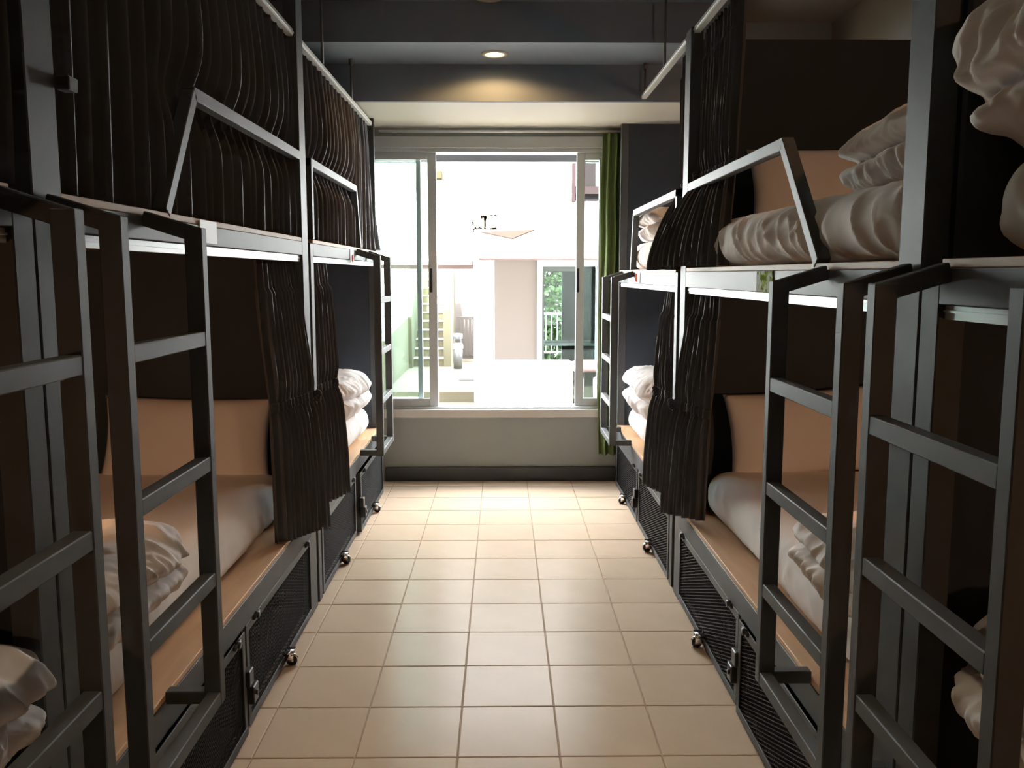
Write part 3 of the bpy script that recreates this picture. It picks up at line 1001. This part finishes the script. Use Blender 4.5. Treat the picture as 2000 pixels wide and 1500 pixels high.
# hanging rods
def rod(x, y, z0, z1, label):
    m = MB().cyl((x, y, z0), (x, y, z1), 0.006, n=10)
    m.cyl((x, y, z1 - 0.03), (x, y, z1), 0.012, n=10)
    tag(m.obj('hanger_rod', M['brass'], None, True), label, 'rod', 'rods hanging the curtain tracks')
rod(-0.812, 4.15, 2.345, 2.755, 'thin rod hanging the left curtain track, nearer of the two')
rod(-0.812, 4.93, 2.345, 2.56, 'short thin rod hanging the left curtain track near the window')
rod(0.789, 4.41, 2.40, 2.755, 'thin rod hanging the right curtain track, nearer of the two')
rod(0.789, 5.00, 2.40, 2.56, 'short thin rod hanging the right curtain track near the window')

# ------------------------------------------------------------------ outside
GZ = -0.5
PZ = -0.35
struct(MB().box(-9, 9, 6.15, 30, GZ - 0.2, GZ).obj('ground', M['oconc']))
MB().box(-1.80, -0.35, 13.2, 19.6, GZ, PZ).obj('patio_step', M['oconc'])
struct(bpy.data.objects['patio_step'])
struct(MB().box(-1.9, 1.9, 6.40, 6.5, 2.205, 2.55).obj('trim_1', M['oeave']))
# facade over the court
fc = MB()
fc.box(-6, -0.31, 9.0, 9.3, 1.51, 12)
fc.box(-0.31, 6, 9.0, 9.3, 1.575, 12)
fc.box(-0.31, 6, 9.3, 12.0, 1.63, 1.9)
fc.box(-6, -0.31, 9.3, 13.0, 1.60, 1.9)
fac = struct(fc.obj('facade_upper', M['owhite']))
MB().box(-1.9, -0.30, 13.0, 13.1, 1.49, 1.60).obj('trim_2', M['opink'])
struct(bpy.data.objects['trim_2'])
MB().box(-0.31, 1.9, 12.0, 12.06, 1.60, 1.64).obj('trim_3', M['opink'])
struct(bpy.data.objects['trim_3'])
struct(MB().box(-0.286, -0.079, 9.02, 9.25, GZ, 1.55).obj('facade_column', M['owhite']))
struct(MB().box(-0.078, 0.705, 9.05, 9.25, GZ, 0.515).obj('garden_wall', M['owhite']))
# recessed ground-floor wall with glazed door opening
rw = MB()
rw.box(-0.30, 0.480, 12.06, 12.26, GZ, 1.64)
rw.box(1.36, 5, 12.06, 12.26, GZ, 1.64)
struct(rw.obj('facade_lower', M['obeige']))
gd = empty('glazed_door', (0.92, 12.1, GZ))
tag(gd, 'white framed glazed door across the courtyard', 'door')
m = MB()
m.box(0.480, 0.545, 12.0, 12.14, GZ, 1.60)
m.box(1.30, 1.36, 12.0, 12.14, GZ, 1.60)
m.box(0.545, 1.30, 12.0, 12.14, 1.52, 1.60)
m.obj('door_frame', M['owhite'], gd)
m = MB()
m.box(0.545, 0.575, 12.05, 12.10, GZ, 1.52)
m.box(1.02, 1.06, 12.05, 12.10, GZ, 1.52)
m.box(0.575, 1.02, 12.05, 12.10, 1.45, 1.52)
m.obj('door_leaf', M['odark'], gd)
MB().box(0.575, 1.02, 12.07, 12.075, GZ, 1.45).obj('glass_pane', M['glass'], gd)
MB().box(1.06, 1.30, 12.07, 12.075, GZ, 1.52).obj('glass_pane', M['glass'], gd)
# dim room behind the glazed door with a way out to a garden
rm = MB()
rm.box(0.0, 0.1, 12.26, 15.0, GZ, 1.7)
rm.box(2.4, 2.5, 12.26, 15.0, GZ, 1.7)
rm.box(0.0, 2.5, 12.26, 15.0, 1.64, 1.7)
rm.box(0.0, 0.68, 15.0, 15.1, GZ, 1.7)
rm.box(1.02, 2.5, 15.0, 15.1, GZ, 1.7)
rm.box(0.68, 1.02, 15.0, 15.1, 1.45, 1.7)
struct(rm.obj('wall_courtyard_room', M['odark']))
tb_ = empty('table', (1.0, 13.2, GZ))
tag(tb_, 'grey table inside the glazed room, seen through the door', 'table')
MB().box(0.56, 1.5, 13.0, 13.6, 0.36, 0.40).obj('tabletop', M['ostain'], tb_)
for x_ in (0.60, 1.46):
    for y_ in (13.05, 13.55):
        MB().box(x_ - 0.02, x_ + 0.02, y_ - 0.02, y_ + 0.02, GZ, 0.36).obj('leg', M['odark'], tb_)
rl = empty('railing', (0.85, 15.6, GZ))
tag(rl, 'white railing beyond the glazed room', 'railing')
MB().box(0.55, 1.2, 15.58, 15.63, 0.70, 0.74).obj('top_rail', M['owhite'], rl)
MB().box(0.55, 1.2, 15.58, 15.63, 0.02, 0.05).obj('bottom_rail', M['owhite'], rl)
for k in range(7):
    MB().box(0.57 + 0.1 * k, 0.59 + 0.1 * k, 15.59, 15.62, 0.05, 0.70).obj('baluster', M['owhite'], rl)
# bush beyond
bsh = empty('bush', (0.9, 16.8, GZ))
tag(bsh, 'bright green bush seen through the glazed door', 'bush')
lm = MB()
rnd = random.Random(3)
for k in range(6500):
    a = rnd.uniform(0, 6.283); r_ = rnd.uniform(0, 1) ** 0.5
    zc = rnd.uniform(GZ + 0.1, 2.2)
    p = Vector((0.95 + 0.9 * r_ * math.cos(a), 17.0 + 0.6 * r_ * math.sin(a), zc))
    d = Vector((rnd.uniform(-1, 1), rnd.uniform(-1, 1), rnd.uniform(-1, 1))).normalized()
    e = d.orthogonal().normalized()
    L = rnd.uniform(0.05, 0.10)
    lm.add([p - d * L, p + e * L * 0.45, p + d * L, p - e * L * 0.45], [(0, 1, 2, 3)])
lo = lm.obj('foliage', M['leaf'], bsh)
lo['kind'] = 'stuff'
MB().cyl((0.95, 17, GZ), (0.95, 17, 1.6), 0.05, 0.02).obj('stem', M['obrown'], bsh)
# stools at the right of the garden wall
def stool(x, y, zt, label):
    t = empty('stool', (x, y, GZ))
    tag(t, label, 'stool')
    MB().lathe([(0.0001, 0), (0.16, 0), (0.175, -0.02), (0.17, -0.08), (0.15, -0.10), (0.0001, -0.10)], (x, y, zt), 24).obj('seat', M['ored'], t, True)
    for a in (0.6, 2.2, 3.8, 5.3):
        MB().cyl((x + 0.10 * math.cos(a), y + 0.10 * math.sin(a), zt - 0.10), (x + 0.14 * math.cos(a), y + 0.14 * math.sin(a), GZ), 0.028, 0.024).obj('leg', M['obrown'], t, True)
stool(0.87, 8.75, 0.55, 'reddish round wooden stool outside, seen through the right window pane')
tag(MB().box(0.672, 0.702, 8.62, 8.66, GZ, 0.56).obj('fence_post', M['ored']), 'thin red post at the right end of the low white wall', 'post')
# sign on the facade: small emblem with script
sg = empty('wall_sign', (-0.17, 8.98, 1.85))
tag(sg, 'thin metal emblem with tree and script on the white facade', 'sign')
def stroke(mb, pts, w):
    for a, b in zip(pts, pts[1:]):
        mb.bar((a[0], 8.985, a[1]), (b[0], 8.985, b[1]), 0.012, w * 2.2, (0, 0, 1))
def SP(px, py):                         # layout of the sign in its own plan: units of the drawing to metres
    return (-0.311 + (px - 920) * 0.00516, 1.850 - (py - 450) * 0.00512)
m = MB()
stroke(m, [SP(947.5, 424), SP(947.2, 434), SP(947.4, 444)], 0.010)
stroke(m, [SP(944.5, 421), SP(947, 425), SP(950, 422), SP(949, 426), SP(947, 430)], 0.012)
m.add([(SP(943, 448)[0], 8.98, SP(943, 448)[1]), (SP(951, 448)[0], 8.98, SP(951, 448)[1]), (SP(947, 442)[0], 8.98, SP(947, 442)[1]),
       (SP(943, 448)[0], 8.99, SP(943, 448)[1]), (SP(951, 448)[0], 8.99, SP(951, 448)[1]), (SP(947, 442)[0], 8.99, SP(947, 442)[1])],
      [(0, 1, 2), (3, 5, 4), (0, 3, 4, 1), (1, 4, 5, 2), (2, 5, 3, 0)])
m.obj('tree_emblem', M['osign'], sg)
m = MB()
stroke(m, [SP(923.5, 433), SP(923.5, 437), SP(925, 439)], 0.008)
stroke(m, [SP(924, 450), SP(924, 448), SP(927, 447.5), SP(929, 444), SP(930, 447), SP(934, 446.5), SP(937, 443.5), SP(938, 446), SP(942, 446)], 0.007)
stroke(m, [SP(924, 450), SP(926, 452.5)], 0.007)
stroke(m, [SP(957, 447), SP(961, 446.5), SP(965, 445.6), SP(970, 445.5)], 0.008)
stroke(m, [SP(962, 447.3), SP(966, 446.6), SP(970.5, 446.8)], 0.007)
m.obj('script', M['osign'], sg)
m = MB()
for x_, y_, h_ in ((953, 421, 2.5), (954.5, 421.5, 1.8), (957, 421.5, 3), (959, 420.5, 1.8), (961, 420.5, 2.2), (962.5, 420.5, 1.5), (966, 421, 3), (968, 421.5, 3.2), (969, 422, 1.8), (972, 420, 1.6)):
    stroke(m, [SP(x_, y_ - h_ / 2), SP(x_ + 0.6, y_ + h_ / 2)], 0.007)
m.obj('lettering', M['osign'], sg)
m = MB()
stroke(m, [SP(942.5, 420), SP(943, 424), SP(939.5, 426), SP(939, 424.5), SP(942, 423)], 0.012)
m.obj('flower', M['osail'], sg)
# small salmon canopy under the sign
def canopy():
    m = MB()
    a = (-0.208, 8.98, 1.824); b = (0.334, 8.98, 1.850); c = (0.10, 8.35, 1.735)
    t = 0.012
    m.add([a, b, c, (a[0], a[1], a[2] + t), (b[0], b[1], b[2] + t), (c[0], c[1], c[2] + t)], [(0, 2, 1), (3, 4, 5), (0, 1, 4, 3), (1, 2, 5, 4), (2, 0, 3, 5)])
    return m
tag(canopy().obj('canopy', M['osail']), 'small pale salmon triangular canopy on the white facade', 'canopy')
tag(MB().box(-0.70, -0.59, 8.90, 8.99, 2.345, 2.43).obj('wall_lamp', M['oyl'], bevel=0.01), 'small yellow lamp on the white facade beside the sash stile', 'lamp')
# brown framed balcony window, upper right
bw = empty('balcony_window', (0.9, 8.95, 2.1))
tag(bw, 'brown framed window on the facade, seen through the right pane', 'window')
MB().box(0.700, 0.730, 8.88, 8.99, 2.125, 2.62).obj('side_post', M['obal'], bw)
MB().box(0.80, 0.93, 8.90, 8.99, 2.28, 2.62).obj('shutter', M['obalb'], bw)
MB().box(0.73, 1.4, 8.86, 8.99, 2.20, 2.275).obj('sill_board', M['obal'], bw)
MB().box(0.73, 1.4, 8.90, 8.99, 2.14, 2.20).obj('lower_ledge', M['obalb'], bw)
# stairs and yard at the left
st = empty('staircase', (-1.4, 17.8, PZ))
tag(st, 'pale yellow outdoor staircase rising away between two parapets', 'staircase')
for k in range(12):
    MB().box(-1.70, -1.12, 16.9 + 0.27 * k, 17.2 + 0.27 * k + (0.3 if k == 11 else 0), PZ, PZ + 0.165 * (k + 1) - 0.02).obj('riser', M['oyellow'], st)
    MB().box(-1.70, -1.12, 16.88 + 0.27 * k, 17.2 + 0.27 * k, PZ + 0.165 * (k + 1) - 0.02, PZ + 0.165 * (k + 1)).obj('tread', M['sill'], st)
def parapet(x0, x1, ya, yb, za0, za1, name, m_, parent):
    mb = MB()
    vs = [(x0, ya, PZ - 0.15), (x1, ya, PZ - 0.15), (x1, yb, PZ - 0.15), (x0, yb, PZ - 0.15), (x0, ya, za0), (x1, ya, za0), (x1, yb, za1), (x0, yb, za1)]
    mb.add(vs, [(0, 3, 2, 1), (4, 5, 6, 7), (0, 1, 5, 4), (1, 2, 6, 5), (2, 3, 7, 6), (3, 0, 4, 7)])
    return mb.obj(name, m_, parent)
parapet(-1.12, -0.98, 16.86, 18.0, 0.75, 1.45, 'parapet', M['oyellow'], st)
parapet(-1.86, -1.70, 16.6, 19.0, 0.62, 2.0, 'parapet', M['oyellow'], st)
struct(parapet(-1.92, -1.76, 13.2, 16.6, 0.42, 0.62, 'yard_wall', M['oyellow'], None))
struct(MB().box(-1.9, -0.2, 20.6, 20.8, GZ, 1.9).obj('stair_back_wall', M['oyellow']))
struct(MB().box(-0.98, -0.2, 18.5, 18.7, PZ, 1.60).obj('wall_under_stairs', M['obeige']))
sh_ = empty('louvred_gate', (-0.72, 17.9, PZ))
tag(sh_, 'pale slatted gate behind the silver bin', 'gate')
for k in range(7):
    MB().box(-0.90 + 0.075 * k, -0.85 + 0.075 * k, 17.88, 17.91, PZ + 0.12, 0.52).obj('slat', M['obeige'], sh_)
MB().box(-0.92, -0.38, 17.90, 17.95, 0.50, 0.56).obj('top_bar', M['obeige'], sh_)
MB().box(-0.92, -0.38, 17.90, 17.95, PZ + 0.06, PZ + 0.12).obj('bottom_bar', M['obeige'], sh_)
bn = empty('litter_bin', (-0.83, 16.5, PZ))
tag(bn, 'silver cylindrical litter bin with white bag by the stairs', 'litter bin')
MB().lathe([(0.0001, 0), (0.085, 0), (0.085, 0.38), (0.08, 0.385), (0.0001, 0.385)], (-0.83, 16.5, PZ), 24).obj('body', M['ostain'], bn, True)
MB().lathe([(0.088, 0.37), (0.10, 0.39), (0.095, 0.45), (0.08, 0.48), (0.05, 0.47)], (-0.83, 16.5, PZ), 24).obj('bag', M['paper'], bn, True)
MB().lathe([(0.085, 0.56), (0.09, 0.60), (0.085, 0.66), (0.0001, 0.67)], (-0.83, 16.5, PZ), 24).obj('hood', M['ostain'], bn, True)
for a in (0.8, 2.4, 4.0, 5.5):
    MB().cyl((-0.83 + 0.083 * math.cos(a), 16.5 + 0.083 * math.sin(a), PZ + 0.37), (-0.83 + 0.083 * math.cos(a), 16.5 + 0.083 * math.sin(a), PZ + 0.58), 0.008).obj('strut', M['ostain'], bn)
tag(MB().box(-0.72, -0.45, 14.6, 14.95, PZ, PZ + 0.015).obj('doormat', M['odark'], bevel=0.004), 'small grey mat on the patio beside the white column', 'mat')
# parked car past the yard wall
cr = empty('parked_car', (-2.9, 19.0, GZ))
tag(cr, 'white parked car past the yard wall, seen through the left pane', 'car')
cb = MB()
prof = [(-1.1, 0.25), (-1.1, 0.80), (-0.95, 0.95), (-0.75, 1.02), (-0.45, 1.50), (0.9, 1.54), (1.2, 1.02), (1.7, 0.92), (1.8, 0.6), (1.8, 0.25)]
vs = [(-3.7 + 0.06 * (z > 1.2), 19.2 + y, GZ + z) for y, z in prof] + [(-2.05 - 0.06 * (z > 1.2), 19.2 + y, GZ + z) for y, z in prof]
n_ = len(prof)
cb.add(vs, [tuple(range(n_)), tuple(range(2 * n_ - 1, n_ - 1, -1))] + [(i, (i + 1) % n_, n_ + (i + 1) % n_, n_ + i) for i in range(n_)])
cb.obj('body', M['car'], cr, bevel=0.03, seg=2)
g = MB()
g.add([(-3.5, 18.47, GZ + 1.06), (-2.25, 18.47, GZ + 1.06), (-2.33, 18.755, GZ + 1.45), (-3.42, 18.755, GZ + 1.45), (-3.5, 18.44, GZ + 1.05), (-2.25, 18.44, GZ + 1.05), (-2.33, 18.72, GZ + 1.46), (-3.42, 18.72, GZ + 1.46)],
      [(0, 1, 2, 3), (7, 6, 5, 4), (0, 4, 5, 1), (1, 5, 6, 2), (2, 6, 7, 3), (3, 7, 4, 0)])
g.obj('rear_window', M['carglass'], cr)
MB().box(-2.35, -2.12, 18.06, 18.12, GZ + 0.70, GZ + 0.86).obj('tail_light', M['ored'], cr)
MB().box(-3.3, -2.45, 18.06, 18.11, GZ + 0.62, GZ + 0.74).obj('number_plate_recess', M['carglass'], cr)
for x_ in (-3.55, -2.2):
    for y_ in (18.6, 20.4):
        MB().cyl((x_ - 0.09, y_, GZ + 0.3), (x_ + 0.09, y_, GZ + 0.3), 0.3, n=20).obj('wheel', M['black'], cr)
struct(MB().box(-9, -1.95, 24.0, 24.3, GZ, 7).obj('house_wall', M['owhite']))
